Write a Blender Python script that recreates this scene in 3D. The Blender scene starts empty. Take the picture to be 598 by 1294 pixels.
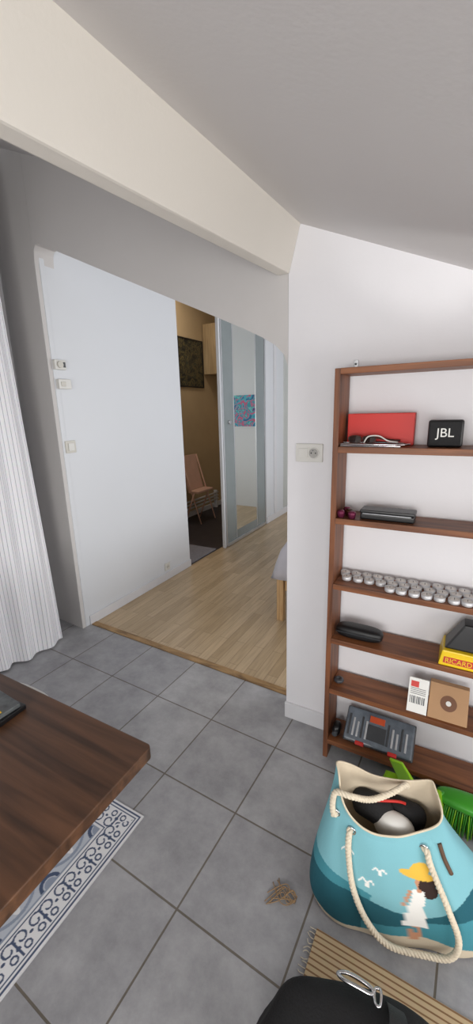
import bpy, bmesh, math, random
from mathutils import Vector, Matrix, noise
random.seed(7)
S=bpy.context.scene
S.view_settings.view_transform='Standard'
S.view_settings.look='None'
COL=S.collection

def lin(c):
    r=[]
    for v in c:
        v=v/255.0
        r.append(v/12.92 if v<=0.04045 else ((v+0.055)/1.055)**2.4)
    return (r[0],r[1],r[2],1.0)

# ---------------- materials ----------------
def mat(name,rgb,rough=0.6,metal=0.0,var=0.08,scale=8.0,stretch=(1,1,1),bump=0.0,bscale=80.0,trans=0.0,spec=0.5,coat=0.0,sheen=0.0):
    m=bpy.data.materials.new(name); m.use_nodes=True
    nt=m.node_tree; N=nt.nodes; L=nt.links
    b=N['Principled BSDF']
    b.inputs['Roughness'].default_value=rough
    b.inputs['Metallic'].default_value=metal
    b.inputs['Specular IOR Level'].default_value=spec
    b.inputs['Coat Weight'].default_value=coat
    b.inputs['Sheen Weight'].default_value=sheen
    b.inputs['Transmission Weight'].default_value=trans
    tc=N.new('ShaderNodeTexCoord'); mp=N.new('ShaderNodeMapping'); mp.inputs['Scale'].default_value=stretch
    L.new(tc.outputs['Object'],mp.inputs['Vector'])
    nz=N.new('ShaderNodeTexNoise'); nz.inputs['Scale'].default_value=scale; nz.inputs['Detail'].default_value=6
    L.new(mp.outputs[0],nz.inputs['Vector'])
    cr=N.new('ShaderNodeValToRGB')
    c=lin(rgb)
    cr.color_ramp.elements[0].position=0.3; cr.color_ramp.elements[1].position=0.7
    cr.color_ramp.elements[0].color=tuple(max(0,x*(1-var)) for x in c[:3])+(1,)
    cr.color_ramp.elements[1].color=tuple(min(1,x*(1+var)) for x in c[:3])+(1,)
    L.new(nz.outputs['Fac'],cr.inputs['Fac']); L.new(cr.outputs['Color'],b.inputs['Base Color'])
    if bump>0:
        n2=N.new('ShaderNodeTexNoise'); n2.inputs['Scale'].default_value=bscale; n2.inputs['Detail'].default_value=4
        L.new(mp.outputs[0],n2.inputs['Vector'])
        bp=N.new('ShaderNodeBump'); bp.inputs['Strength'].default_value=bump; bp.inputs['Distance'].default_value=0.003
        L.new(n2.outputs['Fac'],bp.inputs['Height']); L.new(bp.outputs[0],b.inputs['Normal'])
    return m

def wood(name,dark,light,axis='X',rough=0.45,scale=3.0,grain=18):
    m=bpy.data.materials.new(name); m.use_nodes=True
    nt=m.node_tree; N=nt.nodes; L=nt.links; b=N['Principled BSDF']; b.inputs['Roughness'].default_value=rough
    tc=N.new('ShaderNodeTexCoord'); mp=N.new('ShaderNodeMapping')
    st={'X':(1,grain,grain),'Y':(grain,1,grain),'Z':(grain,grain,1)}[axis]
    mp.inputs['Scale'].default_value=st
    L.new(tc.outputs['Object'],mp.inputs['Vector'])
    nz=N.new('ShaderNodeTexNoise'); nz.inputs['Scale'].default_value=scale; nz.inputs['Detail'].default_value=8; nz.inputs['Distortion'].default_value=0.6
    L.new(mp.outputs[0],nz.inputs['Vector'])
    cr=N.new('ShaderNodeValToRGB'); cr.color_ramp.elements[0].position=0.32; cr.color_ramp.elements[1].position=0.68
    cr.color_ramp.elements[0].color=lin(dark); cr.color_ramp.elements[1].color=lin(light)
    L.new(nz.outputs['Fac'],cr.inputs['Fac']); L.new(cr.outputs['Color'],b.inputs['Base Color'])
    bp=N.new('ShaderNodeBump'); bp.inputs['Strength'].default_value=0.15; bp.inputs['Distance'].default_value=0.002
    L.new(nz.outputs['Fac'],bp.inputs['Height']); L.new(bp.outputs[0],b.inputs['Normal'])
    return m

def vcmat(name,rough=0.7,bump=0.0,bscale=300):
    m=bpy.data.materials.new(name); m.use_nodes=True
    nt=m.node_tree; N=nt.nodes; L=nt.links; b=N['Principled BSDF']; b.inputs['Roughness'].default_value=rough
    a=N.new('ShaderNodeAttribute'); a.attribute_name='Col'
    L.new(a.outputs['Color'],b.inputs['Base Color'])
    if bump>0:
        tc=N.new('ShaderNodeTexCoord'); n2=N.new('ShaderNodeTexNoise'); n2.inputs['Scale'].default_value=bscale
        L.new(tc.outputs['Object'],n2.inputs['Vector'])
        bp=N.new('ShaderNodeBump'); bp.inputs['Strength'].default_value=bump; bp.inputs['Distance'].default_value=0.002
        L.new(n2.outputs['Fac'],bp.inputs['Height']); L.new(bp.outputs[0],b.inputs['Normal'])
    return m

def tile_mat():
    m=bpy.data.materials.new('grey_floor_tiles'); m.use_nodes=True
    nt=m.node_tree; N=nt.nodes; L=nt.links; b=N['Principled BSDF']
    tc=N.new('ShaderNodeTexCoord'); mp=N.new('ShaderNodeMapping')
    mp.inputs['Rotation'].default_value=(0,0,0.037); mp.inputs['Location'].default_value=(0.657+0.003,-1.377+0.003,0)
    L.new(tc.outputs['Object'],mp.inputs['Vector'])
    br=N.new('ShaderNodeTexBrick'); br.offset=0.0; br.squash=1.0
    br.inputs['Scale'].default_value=1.0; br.inputs['Brick Width'].default_value=0.354; br.inputs['Row Height'].default_value=0.354
    br.inputs['Mortar Size'].default_value=0.0034; br.inputs['Mortar Smooth'].default_value=0.2
    br.inputs['Color1'].default_value=lin((170,170,172)); br.inputs['Color2'].default_value=lin((159,159,162)); br.inputs['Mortar'].default_value=lin((110,103,94))
    L.new(mp.outputs[0],br.inputs['Vector'])
    nz=N.new('ShaderNodeTexNoise'); nz.inputs['Scale'].default_value=5; nz.inputs['Detail'].default_value=12; nz.inputs['Roughness'].default_value=0.72
    L.new(tc.outputs['Object'],nz.inputs['Vector'])
    cr=N.new('ShaderNodeValToRGB'); cr.color_ramp.elements[0].position=0.32; cr.color_ramp.elements[1].position=0.68
    cr.color_ramp.elements[0].color=(0.64,0.64,0.65,1); cr.color_ramp.elements[1].color=(1.12,1.12,1.12,1)
    L.new(nz.outputs['Fac'],cr.inputs['Fac'])
    mx=N.new('ShaderNodeMix'); mx.data_type='RGBA'; mx.blend_type='MULTIPLY'; mx.inputs['Factor'].default_value=1
    L.new(br.outputs['Color'],mx.inputs['A']); L.new(cr.outputs['Color'],mx.inputs['B'])
    L.new(mx.outputs['Result'],b.inputs['Base Color'])
    b.inputs['Roughness'].default_value=0.4
    bp=N.new('ShaderNodeBump'); bp.inputs['Strength'].default_value=0.5; bp.inputs['Distance'].default_value=0.003; bp.invert=True
    L.new(br.outputs['Fac'],bp.inputs['Height']); L.new(bp.outputs[0],b.inputs['Normal'])
    return m

def laminate_mat():
    m=bpy.data.materials.new('oak_laminate'); m.use_nodes=True
    nt=m.node_tree; N=nt.nodes; L=nt.links; b=N['Principled BSDF']
    tc=N.new('ShaderNodeTexCoord'); mp=N.new('ShaderNodeMapping'); mp.inputs['Rotation'].default_value=(0,0,math.pi/2)
    L.new(tc.outputs['Object'],mp.inputs['Vector'])
    br=N.new('ShaderNodeTexBrick'); br.offset=0.37
    br.inputs['Scale'].default_value=1.0; br.inputs['Brick Width'].default_value=0.62; br.inputs['Row Height'].default_value=0.066
    br.inputs['Mortar Size'].default_value=0.0010
    br.inputs['Color1'].default_value=lin((198,174,140)); br.inputs['Color2'].default_value=lin((176,152,118)); br.inputs['Mortar'].default_value=lin((132,110,82))
    L.new(mp.outputs[0],br.inputs['Vector'])
    m2=N.new('ShaderNodeMapping'); m2.inputs['Scale'].default_value=(22,1.6,1)
    L.new(tc.outputs['Object'],m2.inputs['Vector'])
    nz=N.new('ShaderNodeTexNoise'); nz.inputs['Scale'].default_value=3; nz.inputs['Detail'].default_value=6
    L.new(m2.outputs[0],nz.inputs['Vector'])
    cr=N.new('ShaderNodeValToRGB'); cr.color_ramp.elements[0].position=0.3; cr.color_ramp.elements[1].position=0.7
    cr.color_ramp.elements[0].color=(0.80,0.79,0.78,1); cr.color_ramp.elements[1].color=(1.06,1.06,1.06,1)
    L.new(nz.outputs['Fac'],cr.inputs['Fac'])
    mx=N.new('ShaderNodeMix'); mx.data_type='RGBA'; mx.blend_type='MULTIPLY'; mx.inputs['Factor'].default_value=1
    L.new(br.outputs['Color'],mx.inputs['A']); L.new(cr.outputs['Color'],mx.inputs['B'])
    L.new(mx.outputs['Result'],b.inputs['Base Color']); b.inputs['Roughness'].default_value=0.32
    return m

def stripe_mat(name,base,line,period,width,uv=True,axis=0,rough=0.85):
    m=bpy.data.materials.new(name); m.use_nodes=True
    nt=m.node_tree; N=nt.nodes; L=nt.links; b=N['Principled BSDF']; b.inputs['Roughness'].default_value=rough
    tc=N.new('ShaderNodeTexCoord'); sp=N.new('ShaderNodeSeparateXYZ')
    L.new(tc.outputs['UV' if uv else 'Object'],sp.inputs[0])
    md=N.new('ShaderNodeMath'); md.operation='MODULO'
    ad=N.new('ShaderNodeMath'); ad.operation='ADD'; ad.inputs[1].default_value=50*period
    L.new(sp.outputs[axis],ad.inputs[0]); L.new(ad.outputs[0],md.inputs[0]); md.inputs[1].default_value=period
    lt=N.new('ShaderNodeMath'); lt.operation='LESS_THAN'; lt.inputs[1].default_value=width
    L.new(md.outputs[0],lt.inputs[0])
    nz=N.new('ShaderNodeTexNoise'); nz.inputs['Scale'].default_value=60; L.new(tc.outputs['Object'],nz.inputs['Vector'])
    mx=N.new('ShaderNodeMix'); mx.data_type='RGBA'
    mx.inputs['A'].default_value=lin(base); mx.inputs['B'].default_value=lin(line)
    L.new(lt.outputs[0],mx.inputs['Factor'])
    m2=N.new('ShaderNodeMix'); m2.data_type='RGBA'; m2.blend_type='MULTIPLY'; m2.inputs['Factor'].default_value=0.12
    L.new(mx.outputs['Result'],m2.inputs['A']); L.new(nz.outputs['Color'],m2.inputs['B'])
    L.new(m2.outputs['Result'],b.inputs['Base Color'])
    return m

M_wall=mat('white_plaster',(226,225,228),0.8,var=0.02,scale=2,bump=0.12,bscale=90)
M_ceil=mat('ceiling_plaster',(216,213,212),0.85,var=0.02,scale=2,bump=0.10,bscale=90)
M_beam=mat('beam_plaster',(226,221,212),0.8,var=0.02,scale=2,bump=0.12,bscale=80)
M_shade=mat('shaded_plaster',(202,199,197),0.85,var=0.02,scale=2,bump=0.12,bscale=90)  # greyer copy of the wall plaster: shade on header and pier is in its colour
M_panel=mat('white_paint_satin',(214,217,221),0.5,var=0.01,scale=2)
M_trim=mat('trim_paint',(216,216,219),0.45,var=0.02)
M_tile=tile_mat(); M_lam=laminate_mat()
M_shelf=wood('stained_pine',(88,50,29),(142,88,52),'X',0.5,2.5,14)
M_shelfz=wood('stained_pine_upright',(86,50,30),(134,82,50),'Z',0.5,2.5,14)
M_table=wood('walnut_top',(60,39,26),(104,71,49),'X',0.4,2.2,16)
M_strip=wood('threshold_oak',(104,76,44),(180,144,96),'X',0.5,6,3)
M_black=mat('black_plastic',(20,20,22),0.35,var=0.1)
M_blackcloth=mat('black_fabric',(16,16,18),0.85,var=0.25,scale=30,bump=0.5,bscale=200)
M_plastic=mat('white_plastic',(214,213,208),0.35,var=0.01)
M_cream=mat('cream_plastic',(200,197,188),0.4,var=0.01)
M_dark=mat('dark_grey_plastic',(62,64,68),0.4,var=0.1)
M_alu=mat('brushed_aluminium',(200,202,205),0.35,metal=.8,var=0.03)
M_cup=mat('candle_cup',(206,206,208),0.4,metal=.35,var=0.03)
M_chrome=mat('chrome',(210,210,212),0.15,metal=1.0,var=0.01)
M_red=mat('red_card',(200,40,32),0.5,var=0.03)
M_rope=mat('cotton_rope',(222,210,188),0.9,var=0.08,scale=120,bump=0.5,bscale=400)

# ---------------- geometry helpers ----------------
def link(o,parent=None):
    COL.objects.link(o)
    if parent: o.parent=parent
    return o
def empty(name,loc=(0,0,0)):
    o=bpy.data.objects.new(name,None); o.empty_display_size=0.05; o.location=loc; COL.objects.link(o); return o
def mesh_obj(name,verts,faces,m,parent=None,smooth=False):
    me=bpy.data.meshes.new(name); me.from_pydata([tuple(v) for v in verts],[],faces); me.update()
    if m: me.materials.append(m)
    if smooth:
        for p in me.polygons: p.use_smooth=True
    o=bpy.data.objects.new(name,me); return link(o,parent)
def finish(o,bevel=0,seg=2,recalc=True):
    bm=bmesh.new(); bm.from_mesh(o.data)
    if bevel>0:
        bmesh.ops.bevel(bm,geom=bm.edges[:],offset=bevel,segments=seg,affect='EDGES',profile=0.6)
    if recalc: bmesh.ops.recalc_face_normals(bm,faces=bm.faces[:])
    bm.to_mesh(o.data); bm.free(); o.data.update()
    return o
def box(name,a,b,m,parent=None,bevel=0,seg=2,rot=None,smooth=False):
    a=Vector(a); b=Vector(b); c=(a+b)/2; h=(b-a)/2
    vs=[Vector((x*h.x,y*h.y,z*h.z)) for x in(-1,1) for y in(-1,1) for z in(-1,1)]
    if rot:
        R=Matrix.Rotation(rot[2],3,'Z')@Matrix.Rotation(rot[1],3,'Y')@Matrix.Rotation(rot[0],3,'X')
        vs=[R@v for v in vs]
    vs=[v+c for v in vs]
    fs=[(0,1,3,2),(4,6,7,5),(0,4,5,1),(2,3,7,6),(0,2,6,4),(1,5,7,3)]
    o=mesh_obj(name,vs,fs,m,parent); finish(o,bevel,seg)
    return o
def prism(name,poly,z0,z1,m,parent=None,bevel=0,axis='Z'):
    n=len(poly)
    def P(p,k):
        if axis=='Z': return (p[0],p[1],k)
        if axis=='Y': return (p[0],k,p[1])
        return (k,p[0],p[1])
    vs=[P(p,z0) for p in poly]+[P(p,z1) for p in poly]
    fs=[tuple(range(n))[::-1],tuple(range(n,2*n))]+[(i,(i+1)%n,n+(i+1)%n,n+i) for i in range(n)]
    o=mesh_obj(name,vs,fs,m,parent); finish(o,bevel); return o
def hexa(name,b4,t4,m,parent=None,bevel=0):
    vs=list(b4)+list(t4)
    fs=[(3,2,1,0),(4,5,6,7)]+[(i,(i+1)%4,4+(i+1)%4,4+i) for i in range(4)]
    o=mesh_obj(name,vs,fs,m,parent); finish(o,bevel); return o
def lathe(name,prof,c,m,parent=None,n=32,axis='Z',caps=True):
    vs=[];fs=[]
    for r,z in prof:
        for i in range(n):
            t=2*math.pi*i/n
            p=(r*math.cos(t),r*math.sin(t),z)
            if axis=='Y': p=(p[0],z,p[1])
            if axis=='X': p=(z,p[0],p[1])
            vs.append((c[0]+p[0],c[1]+p[1],c[2]+p[2]))
    for k in range(len(prof)-1):
        for i in range(n):
            j=(i+1)%n; fs.append((k*n+i,k*n+j,(k+1)*n+j,(k+1)*n+i))
    if caps:
        fs.append(tuple(range(n))[::-1]); k=len(prof)-1; fs.append(tuple(k*n+i for i in range(n)))
    o=mesh_obj(name,vs,fs,m,parent); finish(o)
    for p in o.data.polygons: p.use_smooth=len(p.vertices)==4
    return o
def cyl(name,c,r,h,m,parent=None,axis='Z',n=28):
    return lathe(name,[(r*0.96,0),(r,r*0.04),(r,h-r*0.04),(r*0.96,h)],c,m,parent,n,axis)
def catmull(pts,k=10,closed=False):
    pts=[Vector(p) for p in pts]; out=[]; n=len(pts)
    rng=range(n if closed else n-1)
    for i in rng:
        if closed: p0,p1,p2,p3=pts[(i-1)%n],pts[i],pts[(i+1)%n],pts[(i+2)%n]
        else: p0,p1,p2,p3=pts[max(i-1,0)],pts[i],pts[i+1],pts[min(i+2,n-1)]
        for j in range(k):
            t=j/k
            out.append(0.5*((2*p1)+(p2-p0)*t+(2*p0-5*p1+4*p2-p3)*t*t+(3*p1-p0-3*p2+p3)*t**3))
    if not closed: out.append(pts[-1])
    return out
def tube(name,pts,r,m,parent=None,n=10,closed=False,taper=None):
    vs=[];fs=[];N=len(pts)
    up=Vector((0.13,0.21,0.97)).normalized()
    for i,p in enumerate(pts):
        a=pts[(i-1)%N] if (closed or i>0) else pts[i]
        b=pts[(i+1)%N] if (closed or i<N-1) else pts[i]
        t=(b-a).normalized()
        if abs(t.dot(up))>0.98: up=Vector((0.97,0.1,0.1)).normalized()
        u=(up-t*up.dot(t)).normalized(); v=t.cross(u); up=u
        rr=r if taper is None else r*taper(i/(N-1))
        for k in range(n):
            q=2*math.pi*k/n; vs.append(p+u*(rr*math.cos(q))+v*(rr*math.sin(q)))
    for i in range(N if closed else N-1):
        for k in range(n):
            a=i*n+k; b=i*n+(k+1)%n; c=((i+1)%N)*n+(k+1)%n; d=((i+1)%N)*n+k
            fs.append((a,b,c,d))
    if not closed:
        fs.append(tuple(range(n))[::-1]); fs.append(tuple((N-1)*n+k for k in range(n)))
    o=mesh_obj(name,vs,fs,m,parent,True); finish(o); return o
def rope(name,ctrl,m,parent,r=0.0048,off=0.0044,pitch=0.03,k=24):
    path=catmull(ctrl,k); N=len(path)
    L=[0]
    for i in range(1,N): L.append(L[-1]+(path[i]-path[i-1]).length)
    up=Vector((0.1,-0.9,0.3)).normalized(); fr=[]
    for i in range(N):
        t=(path[min(i+1,N-1)]-path[max(i-1,0)]).normalized()
        u=(up-t*up.dot(t)).normalized(); v=t.cross(u); up=u; fr.append((u,v))
    for s in range(3):
        pts=[path[i]+fr[i][0]*(off*math.cos(L[i]/pitch*2*math.pi+s*2.094))+fr[i][1]*(off*math.sin(L[i]/pitch*2*math.pi+s*2.094)) for i in range(N)]
        tube(name+'_strand_%d'%(s+1),pts,r,m,parent,8)
def join(objs,name):
    for o in bpy.context.selected_objects: o.select_set(False)
    for o in objs: o.select_set(True)
    bpy.context.view_layer.objects.active=objs[0]
    bpy.ops.object.join(); o=objs[0]; o.name=name; o.data.name=name; return o
def text(name,body,size,loc,rot,m,parent,ext=0.0006):
    cu=bpy.data.curves.new(name,'FONT'); cu.body=body; cu.size=size; cu.extrude=ext; cu.align_x='CENTER'; cu.align_y='CENTER'
    cu.materials.append(m)
    o=bpy.data.objects.new(name,cu); o.location=loc; o.rotation_euler=rot; link(o,parent); return o
def torus(name,c,R,r,m,parent,axis='Z',n=32):
    pts=[]
    for i in range(n):
        t=2*math.pi*i/n; a,b=R*math.cos(t),R*math.sin(t)
        p={'Z':(a,b,0),'Y':(a,0,b),'X':(0,a,b)}[axis]; pts.append(Vector(c)+Vector(p))
    return tube(name,pts,r,m,parent,8,True)

# ---------------- camera ----------------
f=Vector((-.4735,.850,-.2458)).normalized()
r=Vector((.875,.475,-.0247)); r=(r-f*r.dot(f)).normalized(); u=r.cross(f)
cam=bpy.data.cameras.new('camera'); cam.sensor_fit='VERTICAL'; cam.sensor_height=36; cam.lens=36*508/1294; cam.clip_start=0.02
co=bpy.data.objects.new('camera',cam)
co.matrix_world=Matrix(((r.x,u.x,-f.x,0),(r.y,u.y,-f.y,0),(r.z,u.z,-f.z,1.5),(0,0,0,1)))
COL.objects.link(co); S.camera=co

# ---------------- room shell ----------------
def cz(x,y): return 1.903-.435*x+.06*(y-1.61)
XL,XR,YB=-2.60,1.35,-1.7
thr=lambda x:1.765+(-.64-x)*0.04
prism('floor_tiles',[(XL,YB),(XR,YB),(XR,thr(XR)),(XL,thr(XL))],-0.05,0,M_tile)
prism('floor_laminate',[(-2.262,thr(-2.262)),(XR,thr(XR)),(XR,5.6),(-2.262,5.6)],-0.05,0.0,M_lam)
def ceil(name,x0,x1,y0,y1,m):
    hexa(name,[(x0,y0,cz(x0,y0)),(x1,y0,cz(x1,y0)),(x1,y1,cz(x1,y1)),(x0,y1,cz(x0,y1))],
         [(x0,y0,cz(x0,y0)+.1),(x1,y0,cz(x1,y0)+.1),(x1,y1,cz(x1,y1)+.1),(x0,y1,cz(x0,y1)+.1)],m)
ceil('ceiling',XL-.1,XR,YB,1.75,M_ceil)
CH=3.2
hexa('ceiling_bedroom',[(-3.5,1.88,CH),(XR,1.88,CH),(XR,5.7,CH),(-3.5,5.7,CH)],[(-3.5,1.88,CH+.1),(XR,1.88,CH+.1),(XR,5.7,CH+.1),(-3.5,5.7,CH+.1)],M_ceil)
by0=YB; by1=1.61
def bz(y,z): return z+.07*(y-1.61)
hexa('ceiling_beam',[(-.685,by0,bz(by0,2.003)),(-.643,by0,bz(by0,2.003)),(-.636,by1,2.003),(-.685,by1,2.003)],
     [(-.685,by0,bz(by0,2.25)),(-.60,by0,bz(by0,2.20)),(-.583,by1,2.20),(-.685,by1,2.25)],M_beam,bevel=0.006)
prism('wall_north',[(-.64,0),(XR,0),(XR,cz(XR,1.61)+.02),(-.64,cz(-.64,1.61)+.02)],1.61,1.75,M_wall,axis='Y')
wy=lambda x:1.61+(-.64-x)*0.078
def wallpoly(name,pts,th,m):
    n=len(pts)
    vs=[(x,wy(x),z) for x,z in pts]+[(x,wy(x)+th,z) for x,z in pts]
    fs=[tuple(range(n)),tuple(range(n,2*n))[::-1]]+[(i,n+i,n+(i+1)%n,(i+1)%n) for i in range(n)]
    o=mesh_obj(name,vs,fs,m); finish(o); return o
low=[(-2.262,2.36),(-2.255,2.42),(-2.235,2.445),(-2.21,2.446),(-2.1,2.398)]
low+=[(-1.6,2.172),(-1.1,1.948),(-.85,1.835),(-.76,1.79),(-.70,1.755),(-.66,1.715),(-.641,1.67)]
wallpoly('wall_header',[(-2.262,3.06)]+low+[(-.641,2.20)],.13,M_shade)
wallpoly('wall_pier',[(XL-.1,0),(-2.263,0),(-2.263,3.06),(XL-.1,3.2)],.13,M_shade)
box('wall_west',(XL-.1,YB,0),(XL,1.74,2.95),M_wall)
box('wall_east',(XR,YB,0),(XR+.1,-0.9,1.35),M_wall)
box('wall_east_sill',(XR,-0.9,0),(XR+.1,1.75,.35),M_wall)
box('wall_south_left',(XL,YB-.1,0),(-.9,YB,2.9),M_wall)
box('wall_south_right',(.9,YB-.1,0),(XR,YB,1.6),M_wall)
box('wall_south_sill',(-.9,YB-.1,0),(.9,YB,.6),M_wall)
box('wall_corridor',(-2.36,1.80,0),(-2.262,3.08,CH),M_panel,bevel=.003)
box('trim_corridor_edge',(-2.30,1.765,0),(-2.258,1.80,2.6),M_panel,bevel=.004)
box('baseboard_corridor',(-2.262,1.80,0),(-2.25,3.08,.07),M_trim,bevel=.003)
box('baseboard_north',(-.645,1.597,0),(XR,1.611,.085),M_trim,bevel=.004)
box('wall_bedroom_far',(-2.23,5.6,0),(XR,5.7,CH),M_panel)
box('wall_bedroom_west',(-2.24,4.78,0),(-2.2,5.6,CH),M_panel)
box('baseboard_bedroom_west',(-2.2,4.79,0),(-2.188,5.59,.09),M_trim,bevel=.003)
box('trim_bedroom_door_frame',(-2.2,5.02,.09),(-2.180,5.08,2.6),M_trim,bevel=.004)
box('wall_bedroom_east_low',(XR,1.75,0),(XR+.1,5.6,.7),M_panel)
box('wall_bedroom_east_high',(XR,1.75,2.1),(XR+.1,5.6,CH),M_panel)
t0=(-2.25,thr(-2.25)); t1=(-.645,thr(-.645))
prism('trim_threshold',[(t0[0],t0[1]-.024),(t1[0],t1[1]-.024),(t1[0],t1[1]+.022),(t0[0],t0[1]+.022)],0,.006,M_strip,bevel=.002)

# washroom behind
M_beige=mat('beige_wall',(186,162,126),0.8,var=0.05,scale=3)
M_darkf=mat('dark_floor',(50,46,50),0.5,var=0.2,scale=10)
box('wall_washroom',(-3.5,2.2,0),(-3.4,5.6,CH),M_beige)
box('wall_washroom_far',(-3.5,5.6,0),(-2.231,5.7,CH),M_beige)
box('wall_washroom_south',(-3.4,2.2,0),(-2.36,2.3,CH),M_beige)
box('floor_washroom',(-3.4,2.3,-.05),(-2.2625,5.6,.0),M_darkf)
box('baseboard_washroom',(-3.4,2.31,0),(-3.38,5.59,.07),M_trim)
box('door_mat',(-2.66,3.12,0),(-2.28,3.60,.012),mat('grey_mat',(126,124,130),0.9,var=.1,scale=40),bevel=.004)
box('door_post',(-2.235,3.675,0),(-2.2,3.70,CH-.01),M_panel,bevel=.004)
box('wall_cabinet',(-3.39,5.22,2.02),(-3.05,5.58,2.7),wood('pale_wood',(160,136,102),(192,168,130),'Z'),bevel=.005)
def picture(name,o,ux,uz,w,h,m,frame,nrm,t=.02):
    e=empty(name)
    o=Vector(o);ux=Vector(ux);uz=Vector((0,0,1));nrm=Vector(nrm)
    def slab(nm,u0,u1,z0,z1,d0,d1,mm,bev=0):
        b4=[o+ux*a+uz*z0+nrm*d for a,d in((u0,d0),(u1,d0),(u1,d1),(u0,d1))]
        t4=[o+ux*a+uz*z1+nrm*d for a,d in((u0,d0),(u1,d0),(u1,d1),(u0,d1))]
        hexa(nm,b4,t4,mm,e,bev)
    slab('canvas',0.01,w-.01,.01,h-.01,.002,t*.7,m)
    fw=.018
    slab('frame_left',0,fw,0,h,.001,t,frame,.002); slab('frame_right',w-fw,w,0,h,.001,t,frame,.002)
    slab('frame_bottom',fw,w-fw,0,fw,.001,t,frame,.002); slab('frame_top',fw,w-fw,h-fw,h,.001,t,frame,.002)
    return e
def paint_mat(name,cols,scale):
    m=bpy.data.materials.new(name); m.use_nodes=True
    nt=m.node_tree;N=nt.nodes;L=nt.links;b=N['Principled BSDF'];b.inputs['Roughness'].default_value=.6
    tc=N.new('ShaderNodeTexCoord');nz=N.new('ShaderNodeTexNoise');nz.inputs['Scale'].default_value=scale;nz.inputs['Detail'].default_value=3;nz.inputs['Distortion'].default_value=2.5
    L.new(tc.outputs['Object'],nz.inputs['Vector'])
    cr=N.new('ShaderNodeValToRGB');cr.color_ramp.interpolation='CONSTANT'
    el=cr.color_ramp.elements
    el[0].color=lin(cols[0]);el[0].position=0
    el[1].color=lin(cols[-1]);el[1].position=.66
    for i,c in enumerate(cols[1:-1]):
        e=el.new(.38+.28*i/(len(cols)-2)); e.color=lin(c)
    L.new(nz.outputs['Fac'],cr.inputs['Fac']);L.new(cr.outputs['Color'],b.inputs['Base Color'])
    return m
M_p1=paint_mat('dark_abstract',[(24,24,22),(52,50,38),(90,80,50),(38,48,44),(120,104,60)],7)
M_p2=paint_mat('colour_abstract',[(40,100,150),(70,170,190),(196,90,130),(50,150,170),(110,190,190),(100,70,140)],5)
picture('framed_picture',(-3.4,4.60,1.83),(0,1,0),None,.60,.64,M_p1,M_black,(1,0,0))
picture('abstract_painting',(-1.70,5.6,1.24),(1,0,0),None,.48,.50,M_p2,M_panel,(0,-1,0))
rad=empty('pipe_heater')
for i in range(3): tube('pipe_%d'%i,[Vector((-3.34,4.3,.14+.05*i)),Vector((-3.34,5.4,.14+.05*i))],.014,M_trim,rad)
for yy in(4.35,5.35): box('pipe_bracket_%d'%(yy*10),(-3.378,yy-.02,.001),(-3.33,yy+.02,.28),M_trim,rad,.003)
M_pink=mat('pink_cloth',(208,168,148),.85,var=.06)
ch=empty('folding_chair')
for yy in(4.36,4.72):
    tube('side_rail_%d'%(yy*100),[Vector((-2.98,yy,.012)),Vector((-3.26,yy,.92))],.010,M_pink,ch)
    tube('rear_leg_%d'%(yy*100),[Vector((-3.24,yy,.012)),Vector((-3.06,yy,.46))],.010,M_pink,ch)
hexa('backrest',[(-3.18,4.36,.46),(-3.18,4.72,.46),(-3.16,4.72,.46),(-3.16,4.36,.46)],[(-3.29,4.36,.92),(-3.29,4.72,.92),(-3.27,4.72,.92),(-3.27,4.36,.92)],M_pink,ch,.006)
box('seat',(-3.16,4.35,.43),(-3.0,4.73,.46),M_pink,ch,.008)

# ------------- closet mirror -------------
M_frost=mat('frosted_glass',(132,141,142),0.25,var=.03,coat=.3)
M_mirror=bpy.data.materials.new('mirror_glass');M_mirror.use_nodes=True
_b=M_mirror.node_tree.nodes['Principled BSDF'];_b.inputs['Metallic'].default_value=1;_b.inputs['Roughness'].default_value=.01;_b.inputs['Base Color'].default_value=(.84,.85,.80,1)
cl=empty('mirrored_wardrobe')
box('body',(-2.24,3.71,0),(-2.215,4.775,CH-.01),M_panel,cl)
box('frosted_panel_left',(-2.214,3.73,.04),(-2.204,3.95,3.1),M_frost,cl)
box('frosted_panel_right',(-2.214,4.5,.04),(-2.204,4.74,3.1),M_frost,cl)
box('frosted_panel_low',(-2.214,3.95,.04),(-2.204,4.5,.14),M_frost,cl)
box('mirror_pane',(-2.214,3.95,.14),(-2.203,4.5,3.1),M_mirror,cl)
for i,yy in enumerate((3.705,4.745)): box('frame_stile_%d'%i,(-2.216,yy,0.01),(-2.196,yy+.025,3.15),M_alu,cl,.003)
for i,yy in enumerate((3.945,4.492)): box('pane_divider_%d'%i,(-2.212,yy,0.05),(-2.199,yy+.013,3.1),M_alu,cl,.002)
box('bottom_rail',(-2.216,3.73,0.005),(-2.19,4.745,.04),M_alu,cl,.003)
cyl('knob',(-2.203,3.83,1.38),.022,.025,M_chrome,cl,'X')
box('wall_mirror_panel',(-2.199,5.36,.1),(-2.192,5.58,2.3),M_mirror)

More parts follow.
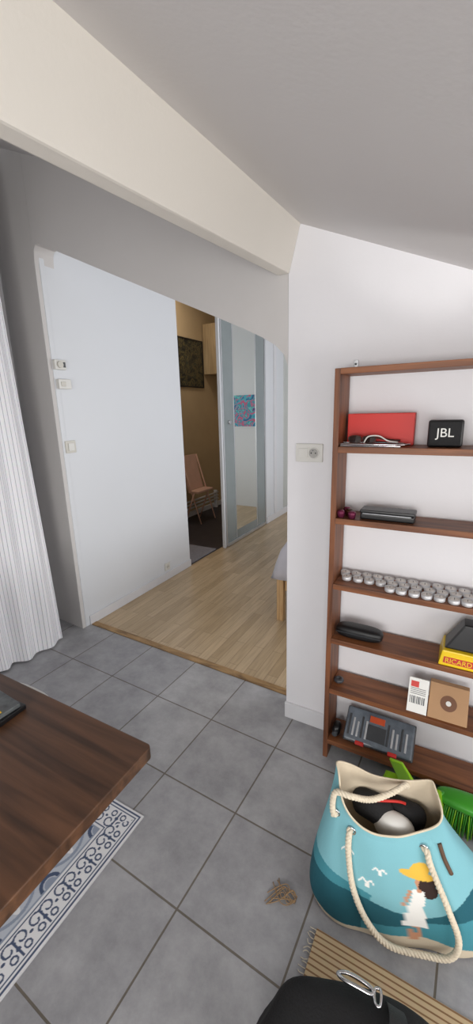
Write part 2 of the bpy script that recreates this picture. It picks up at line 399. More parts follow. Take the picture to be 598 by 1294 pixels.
# ------------- bed -------------
M_bed=mat('grey_bedding',(186,184,190),.9,var=.14,scale=6,bump=.3,bscale=20)
M_oak=wood('bed_oak',(180,142,96),(212,178,132),'Z',.5)
bed=empty('bed')
box('mattress',(-.98,2.52,.30),(.55,4.45,.50),M_bed,bed,.05,4)
vs=[];fs=[];nx,ny=60,70
for j in range(ny+1):
    for i in range(nx+1):
        x=-1.10+1.71*i/nx;y=2.43+1.94*j/ny
        e=min(i,nx-i)/nx*1.71; g=min(j,ny-j)/ny*1.94
        z=.64+.03*noise.noise(Vector((x*5,y*5,0)))
        dd=min(e,g)
        if dd<.12: z-=.30*(1-dd/.12)**1.6
        vs.append((x+.014*math.sin(y*24)*(1 if e<.08 else 0),y+.014*math.sin(x*24)*(1 if g<.08 else 0),z))
for j in range(ny):
    for i in range(nx): a=j*(nx+1)+i;fs.append((a,a+1,a+nx+2,a+nx+1))
o=mesh_obj('duvet',vs,fs,M_bed,bed,True)
md=o.modifiers.new('s','SOLIDIFY');md.thickness=.03
for xx in(-1.035,.5):
    for yy in(2.49,4.42):
        box('leg_%d_%d'%(xx*10,yy*10),(xx-.025,yy-.025,0),(xx+.025,yy+.025,.42),M_oak,bed,.004)
box('rail_west',(-1.035,2.51,.24),(-1.005,4.40,.36),M_oak,bed,.003)
box('rail_south',(-1.0,2.475,.24),(.48,2.505,.36),M_oak,bed,.003)
box('pillow',(-.7,3.95,.6),(.1,4.35,.72),M_bed,bed,.055,4)

# ------------- curtain -------------
M_curt=stripe_mat('striped_curtain',(240,240,243),(178,180,188),.021,.003)
vs=[];fs=[];uvs=[]
ny,nz=300,30
ys=[];arc=0;prev=None
for i in range(ny+1):
    s=i/ny; y=-.5+2.05*s
    x=-2.29+.022*math.sin(y*44)+.014*math.sin(y*19+1)
    if prev: arc+=math.hypot(x-prev[0],y-prev[1])
    prev=(x,y); ys.append((x,y,arc))
for k in range(nz+1):
    h=k/nz
    for (x,y,a) in ys:
        fl=(1-h)
        vs.append((x+fl*.02*math.sin(y*9)+.03*fl, y+fl*.02*math.sin(y*13+h*3)-.03*h, .015+2.72*h)); uvs.append((a,h*2.7))
for k in range(nz):
    for i in range(ny): a=k*(ny+1)+i; fs.append((a,a+1,a+ny+2,a+ny+1))
cur=mesh_obj('striped_curtain',vs,fs,M_curt,None,True)
ul=cur.data.uv_layers.new(name='UVMap')
for lp in cur.data.loops: ul.data[lp.index].uv=uvs[lp.vertex_index]
tube('curtain_rod',[Vector((-2.29,-.6,2.748)),Vector((-2.29,1.48,2.748))],.012,M_alu)

# ------------- wall fittings -------------
th=empty('thermostat')
box('housing',(-2.262,1.765,1.775),(-2.235,1.85,1.835),M_plastic,th,.008,3)
cyl('dial',(-2.236,1.80,1.805),.02,.012,M_cream,th,'X')
box('display',(-2.236,1.825,1.79),(-2.2335,1.842,1.822),M_dark,th)
ib=empty('intercom_box')
box('housing',(-2.262,1.775,1.66),(-2.232,1.87,1.72),M_plastic,ib,.006,3)
box('button',(-2.233,1.79,1.675),(-2.228,1.825,1.705),M_cream,ib,.003)
sw=empty('light_switch')
box('plate',(-2.262,1.78,1.255),(-2.250,1.86,1.335),M_cream,sw,.004,3)
box('rocker',(-2.251,1.797,1.27),(-2.243,1.843,1.32),M_plastic,sw,.003)
def socket(name,x0,x1,z0,z1,y,dbl):
    e=empty(name)
    box('plate',(x0,y-.012,z0),(x1,y,z1),M_plastic,e,.004,3)
    s=(z1-z0)/2; zc=(z0+z1)/2; xc=x1-s
    torus('rim',(xc,y-.0125,zc),.021,.0022,M_plastic,e,'Y')
    cyl('recess',(xc,y-.0135,zc),.019,.002,mat('socket_grey',(170,168,164),.5),e,'Y')
    for dx in(-.009,.009): cyl('hole',(xc+dx,y-.0145,zc),.003,.001,M_black,e,'Y',12)
    cyl('earth_pin',(xc,y-.022,zc+.011),.0025,.009,M_chrome,e,'Y',12)
    if dbl:
        box('rocker',(x0+.012,y-.016,z0+.018),(x0+.052,y-.011,z1-.018),M_plastic,e,.002)
    return e
socket('wall_socket',-.60,-.485,1.285,1.36,1.61,True)
e=empty('wall_socket.001')
box('plate',(-2.262,2.68,.09),(-2.25,2.75,.16),M_plastic,e,.004,3)
cyl('recess',(-2.2505,2.715,.125),.02,.002,M_cream,e,'X')
for dy in(-.009,.009): cyl('hole',(-2.2492,2.715+dy,.125),.003,.002,M_black,e,'X',12)

# ------------- bookshelf -------------
SX0,SX1,SF,SB=-.405,.42,1.454,1.594
sh=empty('wooden_bookshelf')
tops=[1.364,1.098,.832,.593,.357,.10]
box('side_left',(SX0,SF,0),(SX0+.02,SB,1.632),M_shelfz,sh,.002)
box('side_right',(SX1-.02,SF,0),(SX1,SB,1.632),M_shelfz,sh,.002)
box('top_board',(SX0+.0205,SF-.004,1.612),(SX1-.0205,SB,1.632),M_shelf,sh,.002)
for i,z in enumerate(tops): box('shelf_board_%d'%(i+1),(SX0+.0205,SF-.004,z-.022),(SX1-.0205,SB,z),M_shelf,sh,.002)
box('wall_bracket',(SX0+.03,1.60,1.615),(SX0+.045,1.607,1.67),M_alu,sh,.002)
cyl('bracket_screw',(SX0+.0375,1.595,1.655),.004,.006,M_dark,sh,'Y',12)

z=tops[0]+.001
rb=box('red_gift_box',(-.375,1.545,z),(-.145,1.59,z+.112),M_red,None,.003)
tr=empty('metal_tray')
box('tray_base',(-.38,1.462,z),(-.175,1.535,z+.004),M_chrome,tr,.0015)
tube('tray_rim',catmull([(-.378,1.464,z+.008),(-.177,1.464,z+.008),(-.177,1.533,z+.008),(-.378,1.533,z+.008)],8,True),.003,M_chrome,tr,8,True)
M_tort=mat('tortoise',(60,26,16),.3)
for k in range(2):
    cx=-.335+.05*k
    pts=catmull([(cx-.021,1.492,z+.03),(cx,1.491,z+.036),(cx+.021,1.492,z+.031),(cx+.018,1.489,z+.014),(cx,1.487,z+.010),(cx-.018,1.489,z+.014)],6,True)
    tube('lens_rim_%d'%k,pts,.0022,M_tort,tr,8,True)
    mesh_obj('lens_%d'%k,pts,[tuple(range(len(pts)))],mat('lens_dark_%d'%k,(36,20,16),.1),tr)
tube('arm_left',[Vector((-.356,1.495,z+.03)),Vector((-.34,1.525,z+.014)),Vector((-.23,1.53,z+.012))],.002,M_black,tr,6)
tube('arm_right',[Vector((-.264,1.495,z+.03)),Vector((-.22,1.52,z+.02)),Vector((-.185,1.52,z+.018))],.0035,M_tort,tr,6)
tube('white_cable',catmull([(-.30,1.48,z+.012),(-.285,1.478,z+.034),(-.25,1.48,z+.036),(-.22,1.48,z+.020),(-.19,1.50,z+.014)],8),.0024,M_plastic,tr,8)
sp=empty('bluetooth_speaker')
box('body',(-.098,1.49,z),(.006,1.535,z+.088),M_black,sp,.01,4)
box('grille',(-.092,1.486,z+.006),(0,1.491,z+.082),mat('speaker_mesh',(22,22,24),.8,var=.5,scale=400),sp,.002)
text('logo','JBL',.040,(-.046,1.4853,z+.046),(math.pi/2,0,0),M_plastic,sp)
z=tops[1]+.001
M_purple=mat('purple_capsule',(124,48,80),.25,metal=.5,var=.2)
caps=[lathe('c',[(.012,0),(.015,.018),(.015,.020),(.010,.027),(.003,.028)],(x,y,z),m,None,20) for x,y,m in((-.37,1.475,M_purple),(-.345,1.50,mat('brown_capsule',(70,36,24),.25,metal=.6)),(-.328,1.47,M_purple),(-.36,1.53,M_purple))]
join(caps,'coffee_capsules')
bc=empty('black_case')
box('case_body',(-.30,1.475,z),(-.115,1.545,z+.022),M_black,bc,.006,3)
box('case_lid',(-.302,1.473,z+.023),(-.113,1.547,z+.036),M_black,bc,.005,3)
box('case_stripe',(-.29,1.4725,z+.0215),(-.125,1.4745,z+.0235),M_alu,bc)
z=tops[2]+.001
M_wax=mat('candle_wax',(232,228,222),.5,var=.03)
objs=[]
for row,(yy,x0) in enumerate(((1.562,-.362),(1.517,-.345),(1.474,-.18))):
    x=x0
    while x<.36:
        jx,jy=random.uniform(-.002,.002),random.uniform(-.003,.003)
        c=(x+jx,yy+jy,z)
        if row==1 and x<-.14 and random.random()<.4:
            x+=.0425; continue
        objs.append(lathe('t',[(.0175,0),(.019,.002),(.0192,.0165),(.0182,.0165),(.0178,.013)],c,M_cup,None,22,caps=False))
        objs.append(lathe('w',[(.0176,0.001),(.0178,.0145),(.006,.0138),(.001,.0138)],c,M_wax,None,18))
        objs.append(cyl('k',(c[0],c[1],z+.012),.001,.008,M_dark,None,'Z',6))
        x+=.0425
join(objs,'tealight_candles')
z=tops[3]+.001
def blob(name,c,rx,ry,rz,m,parent=None,ex=2.6,n=36,k=20,flat=True,amp=0.0,fr=8,rot=0):
    vs=[];fs=[]
    def sp_(v,e): return math.copysign(abs(v)**(2/e),v)
    for j in range(k+1):
        ph=-math.pi/2+math.pi*j/k
        for i in range(n):
            t=2*math.pi*i/n
            x=rx*sp_(math.cos(ph),ex)*sp_(math.cos(t),ex);y=ry*sp_(math.cos(ph),ex)*sp_(math.sin(t),ex);zz=rz*sp_(math.sin(ph),ex)
            v=Vector((x,y,zz))
            if amp: v*=1+amp*noise.noise(Vector((x*fr,y*fr,zz*fr))+Vector(c))
            v=Matrix.Rotation(rot,3,'Z')@v
            vs.append(v+Vector(c))
    for j in range(k):
        for i in range(n): fs.append((j*n+i,j*n+(i+1)%n,(j+1)*n+(i+1)%n,(j+1)*n+i))
    o=mesh_obj(name,vs,fs,m,parent,True)
    bm=bmesh.new();bm.from_mesh(o.data);bmesh.ops.remove_doubles(bm,verts=bm.verts[:],dist=1e-5);bmesh.ops.recalc_face_normals(bm,faces=bm.faces[:]);bm.to_mesh(o.data);bm.free()
    for p in o.data.polygons: p.use_smooth=True
    return o
gc=empty('glasses_case')
blob('case_shell',(-.285,1.505,z+.026),.092,.036,.026,mat('black_leather',(18,18,20),.4,bump=.4,bscale=300),gc,3.2)
box('case_seam',(-.372,1.4685,z+.028),(-.198,1.4705,z+.030),M_dark,gc)
M_yel=mat('yellow_enamel',(232,196,20),.35,var=.02)
ay=empty('bistro_ashtray')
hexa('base',[(.005,1.455,z),(.20,1.455,z),(.20,1.585,z),(.005,1.585,z)],[(.015,1.463,z+.056),(.19,1.463,z+.056),(.19,1.575,z+.056),(.015,1.575,z+.056)],M_yel,ay,.004)
hexa('red_label',[(.020,1.4545,z+.012),(.19,1.4545,z+.012),(.19,1.46,z+.012),(.020,1.46,z+.012)],[(.022,1.4588,z+.034),(.19,1.4588,z+.034),(.19,1.465,z+.034),(.022,1.465,z+.034)],mat('label_red',(190,40,30),.5),ay)
text('label_text','RICARD',.024,(.068,1.4560,z+.022),(math.radians(80),0,0),M_yel,ay)
hexa('black_top',[(.02,1.478,z+.056),(.18,1.478,z+.056),(.18,1.57,z+.056),(.02,1.57,z+.056)],[(.075,1.495,z+.15),(.15,1.495,z+.15),(.15,1.56,z+.15),(.075,1.56,z+.15)],M_black,ay,.006)
z=tops[4]+.001
tp=empty('tape_roll')
torus('roll',(-.36,1.51,z+.011),.012,.009,M_dark,tp,'Z')
bk=empty('booklet')
hexa('cover',[(-.085,1.462,z),(-.015,1.462,z),(-.015,1.466,z),(-.085,1.466,z)],[(-.085,1.515,z+.115),(-.015,1.515,z+.115),(-.015,1.519,z+.115),(-.085,1.519,z+.115)],M_plastic,bk)
def onbk(nm,x0,x1,h0,h1,m):
    f2=lambda h:1.462+.053*h/.115
    mesh_obj(nm,[(x0,f2(h0)-.0008,z+h0),(x1,f2(h0)-.0008,z+h0),(x1,f2(h1)-.0008,z+h1),(x0,f2(h1)-.0008,z+h1)],[(0,1,2,3)],m,bk)
onbk('print_red',-.078,-.05,.085,.105,M_red)
for i in range(9): onbk('print_bar_%d'%i,-.078+.006*i,-.0755+.006*i+.001*(i%3),.03,.055,M_dark)
for i in range(4): onbk('print_line_%d'%i,-.078,-.024,.062+.006*i,.064+.006*i,M_dark)
M_card=mat('kraft_card',(176,138,102),.8,var=.06)
kb=empty('cardboard_package')
hexa('package',[(-.012,1.462,z),(.12,1.462,z),(.12,1.485,z),(-.012,1.485,z)],[(-.012,1.535,z+.105),(.12,1.535,z+.105),(.12,1.558,z+.105),(-.012,1.558,z+.105)],M_card,kb,.002)
nrm=Vector((0,-.105,.073)).normalized()
cc=Vector((.055,1.4985,z+.0525))+nrm*.001
ax1=Vector((1,0,0));ax2=Vector((0,.073,.105)).normalized()
for nm,R,mm,o_ in(('disc',.028,mat('disc_brown',(110,70,44),.6),0),('disc_centre',.009,M_plastic,.0008)):
    c0=cc+nrm*o_
    mesh_obj(nm,[c0+ax1*(R*math.cos(t*math.pi/16))+ax2*(R*math.sin(t*math.pi/16)) for t in range(32)],[tuple(range(32))],mm,kb)
blob('computer_mouse',(.19,1.51,z+.02),.03,.05,.02,M_black,None,2.3)
z=tops[5]+.001
tb=empty('tool_case')
M_clear=mat('smoky_plastic',(104,112,122),.2,var=.2,scale=30)
TA=math.radians(42)
def tbx(nm,x0,x1,d0,d1,h0,h1,m,bev=.004):
    s=Vector((0,math.cos(TA),math.sin(TA))); n=Vector((0,-math.sin(TA),math.cos(TA)))
    o0=Vector((0,1.475,z+.001))
    P=lambda x,d,h:o0+Vector((x,0,0))+s*h+n*d
    hexa(nm,[P(x0,d0,h0),P(x1,d0,h0),P(x1,d1,h0),P(x0,d1,h0)],[P(x0,d0,h1),P(x1,d0,h1),P(x1,d1,h1),P(x0,d1,h1)],m,tb,bev)
tbx('case_back',-.325,-.045,0,.018,0.004,.145,M_dark,.008)
tbx('case_lid',-.32,-.05,.018,.034,.008,.14,M_clear,.007)
for i in range(14):
    x=-.308+.0175*i
    if .0<x+.23<.075: continue
    tbx('bit_%d'%i,x,x+.008,.034,.0365,.028,.112-.012*(i%3),M_alu if i%3 else M_dark,.001)
tbx('center_insert',-.235,-.155,.034,.036,.03,.09,M_dark,.001)
tbx('orange_label',-.225,-.165,.034,.0375,.100,.125,mat('orange_label',(214,84,40),.5),.001)
tbx('latch_left',-.27,-.235,.02,.038,-.002,.014,M_red,.003); tbx('latch_right',-.14,-.105,.02,.038,-.002,.014,M_red,.003)
kn=empty('hose_nozzle')
blob('nozzle_body',(-.358,1.50,z+.028),.018,.03,.028,M_black,kn,2.6)
cyl('nozzle_tip',(-.358,1.458,z+.03),.011,.03,M_dark,kn,'Y')

# ------------- table -------------
tb2=empty('dining_table')
tx0,tx1,ty0,ty1=-1.75,-.562,-.35,.575
rr=.012;pl=[]
for cx,cy,a0 in((tx1-rr,ty1-rr,0),(tx0+rr,ty1-rr,90),(tx0+rr,ty0+rr,180),(tx1-rr,ty0+rr,270)):
    for k in range(6):
        a=math.radians(a0+18*k); pl.append((cx+rr*math.cos(a),cy+rr*math.sin(a)))
prism('table_top',pl,.718,.75,M_table,tb2,.003)
box('apron',(-1.5,-.2,.66),(-.95,.40,.7175),M_table,tb2,.003)
box('pedestal',(-1.27,0.0,.06),(-1.13,.16,.66),M_table,tb2,.006)
box('foot_cross_x',(-1.6,.04,.006),(-1.02,.12,.06),M_table,tb2,.006)
box('foot_cross_y',(-1.24,-.25,.0062),(-1.16,.45,.0598),M_table,tb2,.006)
mg=empty('magazine_stack')
box('magazine_bottom',(-1.16,.38,.751),(-.935,.51,.764),M_black,mg,.002,rot=(0,0,.05))
box('magazine_top',(-1.15,.38,.7645),(-.945,.51,.776),mat('magazine_cover',(84,88,90),.4,var=.5,scale=40),mg,.002,rot=(0,0,-.06))
box('yellow_strip',(-.965,.39,.7765),(-.952,.46,.7775),M_yel,mg,rot=(0,0,-.06))
st=empty('white_stool')
blob('seat',(-1.40,.65,.435),.18,.17,.020,M_plastic,st,3.0)
for dx in(-.12,.12):
    for dy in(-.11,.11):
        tube('leg_%d_%d'%(dx*100,dy*100),[Vector((-1.40+dx,.65+dy,.43)),Vector((-1.40+dx*1.25,.65+dy*1.2,.007))],.014,M_plastic,st,10)

# ------------- rug (cement-tile pattern) -------------
rx0,rx1,ry0,ry1=-1.78,-.925,-.4,.868
navy=lin((66,80,108));grey=lin((140,150,168));wht=lin((222,222,224));lg=lin((184,190,200))
def rugcol(x,y):
    d=min(rx1-x,ry1-y,x-rx0,y-ry0)
    if d<.007: return wht
    if d<.013: return navy
    if d<.020: return wht
    if d<.024: return navy
    if d<.100:
        v=(d-.062)/.038
        s=y if (d==rx1-x or d==x-rx0) else x
        P=.088; q=((s+20*P)%P)/P*2-1
        for sx in(-1,1):
            cx,cv=sx*.46,.34
            R=math.hypot(q-cx,(v-cv)*.85); A=math.atan2(v-cv,(q-cx)*sx)
            if abs(R-(.16+.055*(A+math.pi)))<.065: return navy
            cx,cv=sx*.5,-.5
            R=math.hypot(q-cx,(v-cv)*.85)
            if abs(R-.22)<.06: return navy
        if abs(q)<.07 and -.9<v<.8: return navy
        if math.hypot(q,v+.15)<.17: return navy
        if math.hypot(1-abs(q),v)<.13: return navy
        return wht
    if d<.104: return navy
    if d<.112: return wht
    if d<.118: return grey
    P=.20; a=((x-rx1+.118+20*P)%P)/P*2-1; b=((y-ry1+.118+20*P)%P)/P*2-1
    rr=math.hypot(a,b);an=math.atan2(b,a)
    if rr<.10: return navy
    if abs(rr-(.42+.2*math.cos(8*an)))<.05: return navy
    if rr<.62+.2*math.cos(8*an): return wht
    if abs(rr-.88)<.05: return grey
    rc=math.hypot(1-abs(a),1-abs(b))
    if abs(rc-.3)<.06: return navy
    if rc<.2: return grey
    return lg
def colour_grid(name,x0,x1,y0,y1,nx,ny,z,fn,m,parent):
    vs=[];fs=[];cs=[]
    for j in range(ny+1):
        y=y0+(y1-y0)*j/ny
        for i in range(nx+1):
            x=x0+(x1-x0)*i/nx; vs.append((x,y,z)); cs.extend(fn(x,y))
    for j in range(ny):
        for i in range(nx): a=j*(nx+1)+i;fs.append((a,a+1,a+nx+2,a+nx+1))
    o=mesh_obj(name,vs,fs,m,parent)
    at=o.data.color_attributes.new('Col','FLOAT_COLOR','POINT'); at.data.foreach_set('color',cs)
    return o
rug=empty('patterned_rug')
box('backing',(rx0,ry0,0),(rx1,ry1,.004),mat('rug_backing',(200,200,204),.8),rug)
colour_grid('pattern_face',rx0+.3,rx1,.0,ry1,int((rx1-rx0-.3)/.0021),int(ry1/.0021),.0045,rugcol,vcmat('rug_print',.7),rug)

# ------------- straw mat -------------
sm=empty('straw_mat')
M_straw=stripe_mat('woven_straw',(198,174,138),(136,102,70),.014,.004,uv=False,axis=1)
mo=box('mat_body',(-.235,.28,0.0),(.75,.845,.006),M_straw,sm,.001)
fr=[]
for i in range(46):
    y=.30+.54*i/45
    p=[Vector((-.234,y,.004)),Vector((-.243-random.random()*.006,y+random.uniform(-.006,.006),.004)),Vector((-.25-random.random()*.008,y+random.uniform(-.01,.01),.0035))]
    fr.append(tube('f',catmull(p,4),.0011,M_rope,None,5))
fj=join(fr,'fringe'); fj.parent=sm
M_strawp=mat('straw_thread',(150,122,90),.8)
fr=[]
for i in range(10):
    y=.87+random.uniform(-.012,.016)
    p=[Vector((-.315,y+.01,.003)),Vector((-.335,y+random.uniform(-.02,.02),.010)),Vector((-.36,y+random.uniform(-.03,.03),.008)),Vector((-.385-random.random()*.02,y+random.uniform(-.05,.05),.003))]
    fr.append(tube('f',catmull(p,6),.0014,M_strawp,None,5))
join(fr,'raffia_tuft')

# ------------- beach bag -------------
bag=empty('beach_bag')
phi=math.radians(17); BC=Vector((-.015,1.03,0))
def lerp(a,b,t): return a+(b-a)*t
def sst(t): t=max(0,min(1,t)); return t*t*(3-2*t)
def bagpt(th,h,off=0):
    c,s=math.cos(th),math.sin(th)
    a=lerp(.292,.148,sst(h)**1.05)*(1-.05*max(0,(.12-h)/.12)**2)
    bf=lerp(.108,.085,h)+.018*math.sin(math.pi*min(1,h*1.05)); bb=lerp(.10,.05,h)
    b=bf if s<0 else bb
    e=2.7
    x=(a+off)*math.copysign(abs(c)**(2/e),c); y=(b+off)*math.copysign(abs(s)**(2/e),s)
    ztop=.43*c*c+(.298 if s<0 else .385)*s*s+.012*math.sin(3*th)
    if c>0: ztop-=.04*c*c
    z=h*ztop
    x+=lerp(0,-.072,sst(h)); y+=lerp(0,.04,h)
    x+=.006*math.sin(5*th+4*h)*h; y+=.008*math.sin(4*th+6*h)*h*(1 if s<0 else .6)
    y+=.004*math.sin(x*38+h*3)*(1-h)*(1 if s<0 else 0)
    v=Matrix.Rotation(phi,3,'Z')@Vector((x,y,0))
    return Vector((BC.x+v.x,BC.y+v.y,.0075+z))
sky=lin((124,182,192));dteal=lin((22,88,102));mteal=lin((64,138,152));cream=lin((208,194,170));white=lin((236,236,232));yellow=lin((226,182,68));hair=lin((48,30,24));skin=lin((196,142,110))
def ell(x,z,cx,cz_,rx,rz,rot=0):
    dx,dz=x-cx,z-cz_; c,s=math.cos(rot),math.sin(rot); X=dx*c+dz*s; Z=-dx*s+dz*c
    return (X/rx)**2+(Z/rz)**2<1
def bagcol(x,z,s):
    cr_=.034+.014*math.sin(x*14+1.0)
    if s<0:
        gx=.015; zz=z-.002
        if ell(x,zz,gx-.008,.233,.046,.010,-.18): return yellow
        if ell(x,zz,gx-.002,.242,.025,.018,-.15): return yellow
        if ell(x,zz,gx+.022,.212,.022,.018,.2) or ell(x,zz,gx+.034,.192,.018,.014,.6): return hair
        if ell(x,zz,gx+.004,.218,.013,.014): return skin
        if abs(x-gx-.004)<.006 and .190<zz<.208: return skin
        if .150<zz<.196 and abs(x-(gx+.004))<.017: return white
        if .080<zz<=.155:
            w=.016+.018*(.155-zz)/.075
            if abs(x-(gx+.000)-.05*(.155-zz))<w: return white
        if abs(x-(gx-.020)+.25*(.18-zz))<.005 and .14<zz<.19: return skin
        if .035<zz<=.081 and (abs(x-gx+.002)<.006 or abs(x-gx-.014)<.006): return skin
        for bx,bz_,k in((-.175,.245,1),(-.115,.18,1.2),(-.085,.225,1)):
            dx,dz=(x-bx)/k,(z-bz_)/k
            if abs(dx)<.018 and abs(dz-(.010-abs(abs(dx)-.009)*1.1)) <.0028: return white
            if abs(dx-.002)<.004 and abs(dz+.002)<.007: return white
    if z<cr_: return cream
    w1=.122+.022*math.sin(x*9+3.6)+.7*max(0,x-.03)
    w2=.070+.02*math.sin(x*11+.5)+.25*max(0,x)
    if z<w2: return mteal if x>-.12 else dteal
    if z<w1: return dteal
    if z<w1+.03+.012*math.sin(x*16) and x<-.10: return mteal
    return sky
vs=[];fs=[];cs=[];NT,NH=340,170
for k in range(NH+1):
    for i in range(NT):
        th=2*math.pi*i/NT; p=bagpt(th,k/NH); vs.append(p); cs.extend(bagcol(p.x,p.z,math.sin(th)))
for k in range(NH):
    for i in range(NT): fs.append((k*NT+i,k*NT+(i+1)%NT,(k+1)*NT+(i+1)%NT,(k+1)*NT+i))
vs.append(Vector((BC.x,BC.y,.0075))); cs.extend(cream)
for i in range(NT): fs.append(((i+1)%NT,i,len(vs)-1))
o=mesh_obj('bag_shell',vs,fs,vcmat('bag_canvas',.85,.3,500),bag,True)
at=o.data.color_attributes.new('Col','FLOAT_COLOR','POINT'); at.data.foreach_set('color',cs)
M_lin=mat('cream_lining',(214,200,176),.9,var=.06,bump=.3,bscale=60)
vs=[];fs=[];NT2,NH2=90,30
for k in range(NH2+1):
    for i in range(NT2): 
        h=.35+.652*k/NH2
        vs.append(bagpt(2*math.pi*i/NT2,h,-.004)+Vector((0,0,.001)))
for k in range(NH2):
    for i in range(NT2): fs.append((k*NT2+i,k*NT2+(i+1)%NT2,(k+1)*NT2+(i+1)%NT2,(k+1)*NT2+i))
mesh_obj('bag_lining',vs,fs,M_lin,bag,True)
tube('bag_hem',[bagpt(2*math.pi*i/120,1.0,-.002) for i in range(120)],.003,M_lin,bag,8,True)
blob('white_pouch',(-.065,1.035,.275),.055,.032,.045,M_plastic,bag,2.3,amp=.15,fr=14)
blob('dark_cloth',(-.13,1.05,.30),.055,.036,.045,M_blackcloth,bag,2.2,amp=.4,fr=18)
blob('dark_cloth_side',(-.04,1.085,.285),.055,.028,.055,M_blackcloth,bag,2.2,amp=.4,fr=18)
tube('red_strap',catmull([(-.14,1.03,.34),(-.10,1.045,.345),(-.06,1.07,.337),(-.04,1.07,.34)],8),.004,M_red,bag,8)
def on(th_deg,h,off=.006): return bagpt(math.radians(th_deg),h,off)
rope('front_handle',[on(-125,.90,.0),on(-124,.90,.012),on(-122,.75,.016),on(-115,.5,.02),on(-106,.25,.022),on(-97,.10,.024),on(-88,.06,.026),on(-79,.10,.024),on(-72,.28,.022),on(-66,.55,.018),on(-60,.80,.014),on(-58,.88,.012),on(-58,.88,0)],M_rope,bag)
b1=on(-160,.80,.0);b2=on(70,.93,0)
rope('back_handle',[b1,on(-160,.80,.010),on(-160,.90,.018),on(-150,1.0,.012)+Vector((0,0,.012)),on(-130,1.10,-.01)+Vector((0,0,.02)),Vector((-.13,1.00,.38)),Vector((-.08,1.04,.39)),b2+Vector((0,-.01,.02)),b2],M_rope,bag)
for nm,p in(('grommet_left',on(-124,.90,.002)),('grommet_right',on(-58,.88,.002)),('grommet_back',on(-160,.80,.002))):
    torus(nm,p,.011,.003,M_chrome,bag,'Y')
tube('leather_tab',catmull([on(-42,.66,.003),on(-40,.76,.003),on(-38,.86,.003)],6),.006,mat('brown_leather',(96,70,52),.6),bag,8)

# ------------- dustpan + brush -------------
M_lime=mat('lime_plastic',(150,205,40),.35,var=.03)
M_green=mat('green_plastic',(70,160,50),.35,var=.03)
dp=empty('dustpan')
hexa('handle',[(-.07,1.335,.12),(-.005,1.335,.12),(-.005,1.355,.12),(-.07,1.355,.12)],[(-.115,1.27,.285),(-.07,1.27,.285),(-.07,1.285,.282),(-.115,1.285,.282)],M_lime,dp,.005)
hexa('pan_floor',[(-.16,1.41,.004),(.09,1.41,.004),(.09,1.418,.004),(-.16,1.418,.004)],[(-.13,1.348,.15),(.06,1.348,.15),(.06,1.356,.15),(-.13,1.356,.15)],M_lime,dp,.002)
hexa('pan_side_left',[(-.16,1.37,.004),(-.154,1.37,.004),(-.154,1.418,.004),(-.16,1.418,.004)],[(-.13,1.318,.15),(-.124,1.318,.15),(-.124,1.356,.15),(-.13,1.356,.15)],M_lime,dp,.001)
hexa('pan_side_right',[(.084,1.37,.004),(.09,1.37,.004),(.09,1.418,.004),(.084,1.418,.004)],[(.054,1.318,.15),(.06,1.318,.15),(.06,1.356,.15),(.054,1.356,.15)],M_lime,dp,.001)
hexa('pan_back',[(-.13,1.318,.145),(.06,1.318,.145),(.06,1.356,.145),(-.13,1.356,.145)],[(-.125,1.318,.152),(.055,1.318,.152),(.055,1.356,.152),(-.125,1.356,.152)],M_lime,dp,.002)
br=empty('hand_brush')
blob('brush_block',(.185,1.375,.12),.14,.042,.018,M_green,br,3)
tube('brush_handle',catmull([(.07,1.372,.122),(.01,1.335,.14),(-.02,1.325,.155)],6),.012,M_green,br,12)
bs=[]
for i in range(34):
    for j in range(8):
        x=.07+.23*i/33;y=1.345+.06*j/7
        bs.append(tube('b',[Vector((x,y,.108)),Vector((x+random.uniform(-.006,.006)+(x-.19)*.1,y+random.uniform(-.008,.008)-.015,.010))],.0017,M_green if (i+j)%3 else M_lime,None,4))
bj=join(bs,'bristles'); bj.parent=br

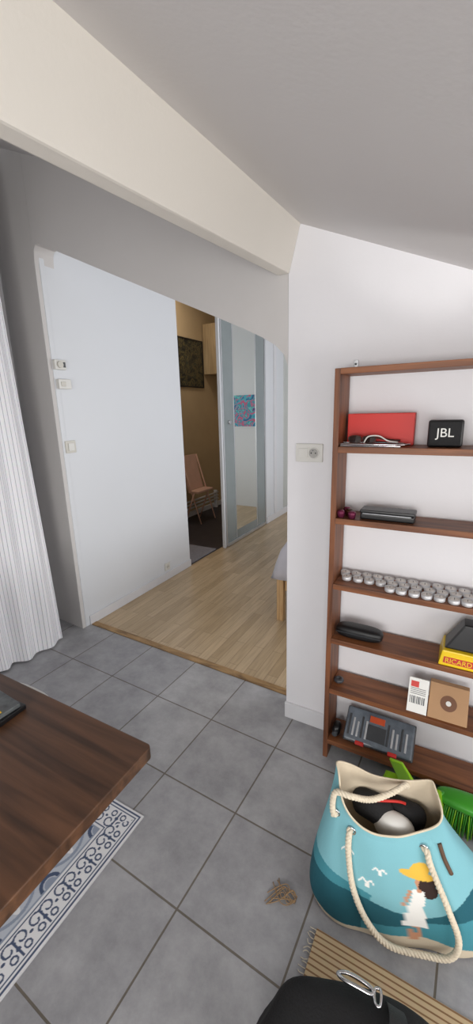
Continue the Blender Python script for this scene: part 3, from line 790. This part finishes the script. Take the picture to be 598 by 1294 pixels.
# ------------- black bag foreground -------------
hb=empty('black_shoulder_bag')
blob('bag_body',(-.075,.56,.134),.215,.125,.112,M_blackcloth,hb,2.5,64,40,amp=.12,fr=9,rot=.3)
sc=catmull([(-.02,.70,.17),(-.0,.645,.245),(.01,.58,.258),(.03,.50,.248),(.05,.42,.17)],10)
vs=[];fs=[]
for i,p in enumerate(sc):
    for dx,dz in((-.018,0),(.018,0),(.018,.004),(-.018,.004)): vs.append((p.x+dx,p.y,p.z+dz))
for i in range(len(sc)-1):
    for k in range(4): fs.append((i*4+k,i*4+(k+1)%4,(i+1)*4+(k+1)%4,(i+1)*4+k))
mesh_obj('strap',vs,fs,mat('black_webbing',(34,34,36),.6,bump=.5,bscale=500),hb)
tube('metal_hook',catmull([(-.13,.655,.240),(-.11,.662,.246),(-.08,.662,.250),(-.055,.658,.251),(-.055,.648,.253),(-.08,.645,.254),(-.115,.645,.250)],8,True),.004,M_chrome,hb,8,True)
tube('hook_ring',catmull([(-.05,.662,.249),(-.045,.635,.259),(-.035,.635,.260),(-.038,.665,.250)],8,True),.003,M_chrome,hb,8,True)

# ------------- lights -------------
def area(name,loc,target,sx,sy,power,color):
    l=bpy.data.lights.new(name,'AREA'); l.shape='RECTANGLE'; l.size=sx; l.size_y=sy; l.energy=power; l.color=color
    o=bpy.data.objects.new(name,l); o.location=loc
    o.rotation_euler=(Vector(target)-Vector(loc)).to_track_quat('-Z','Y').to_euler(); COL.objects.link(o); return o
area('daylight_window_south',(.1,YB+.05,1.35),(-.4,1.6,1.0),1.5,1.0,54,(1,.98,.95))
area('daylight_window_east',(XR-.03,.35,.95),(-1.5,.9,1.1),1.4,.8,19,(1,.975,.945))
area('daylight_window_bedroom',(XR-.05,3.6,1.4),(-2.2,3.2,1.2),2.6,1.3,56,(.99,.99,1))
area('washroom_fill',(-2.9,4.2,3.1),(-2.9,4.2,0),.4,.4,10,(1,.9,.78))  # added fill to brighten the washroom, not a known fixture
l=bpy.data.lights.new('ceiling_patch_spot','SPOT'); l.energy=16; l.spot_size=math.radians(24); l.spot_blend=.7; l.shadow_soft_size=.03; l.color=(1,.98,.94)  # added spot, imitates a patch of reflected sun where ceiling meets north wall
o=bpy.data.objects.new('ceiling_patch_spot',l); o.location=(.55,.85,1.30); o.rotation_euler=(Vector((-.16,1.56,2.02))-Vector(o.location)).to_track_quat('-Z','Y').to_euler(); COL.objects.link(o)
W=bpy.data.worlds.new('daylight'); S.world=W; W.use_nodes=True
W.node_tree.nodes['Background'].inputs[0].default_value=(.90,.94,1,1); W.node_tree.nodes['Background'].inputs[1].default_value=.7
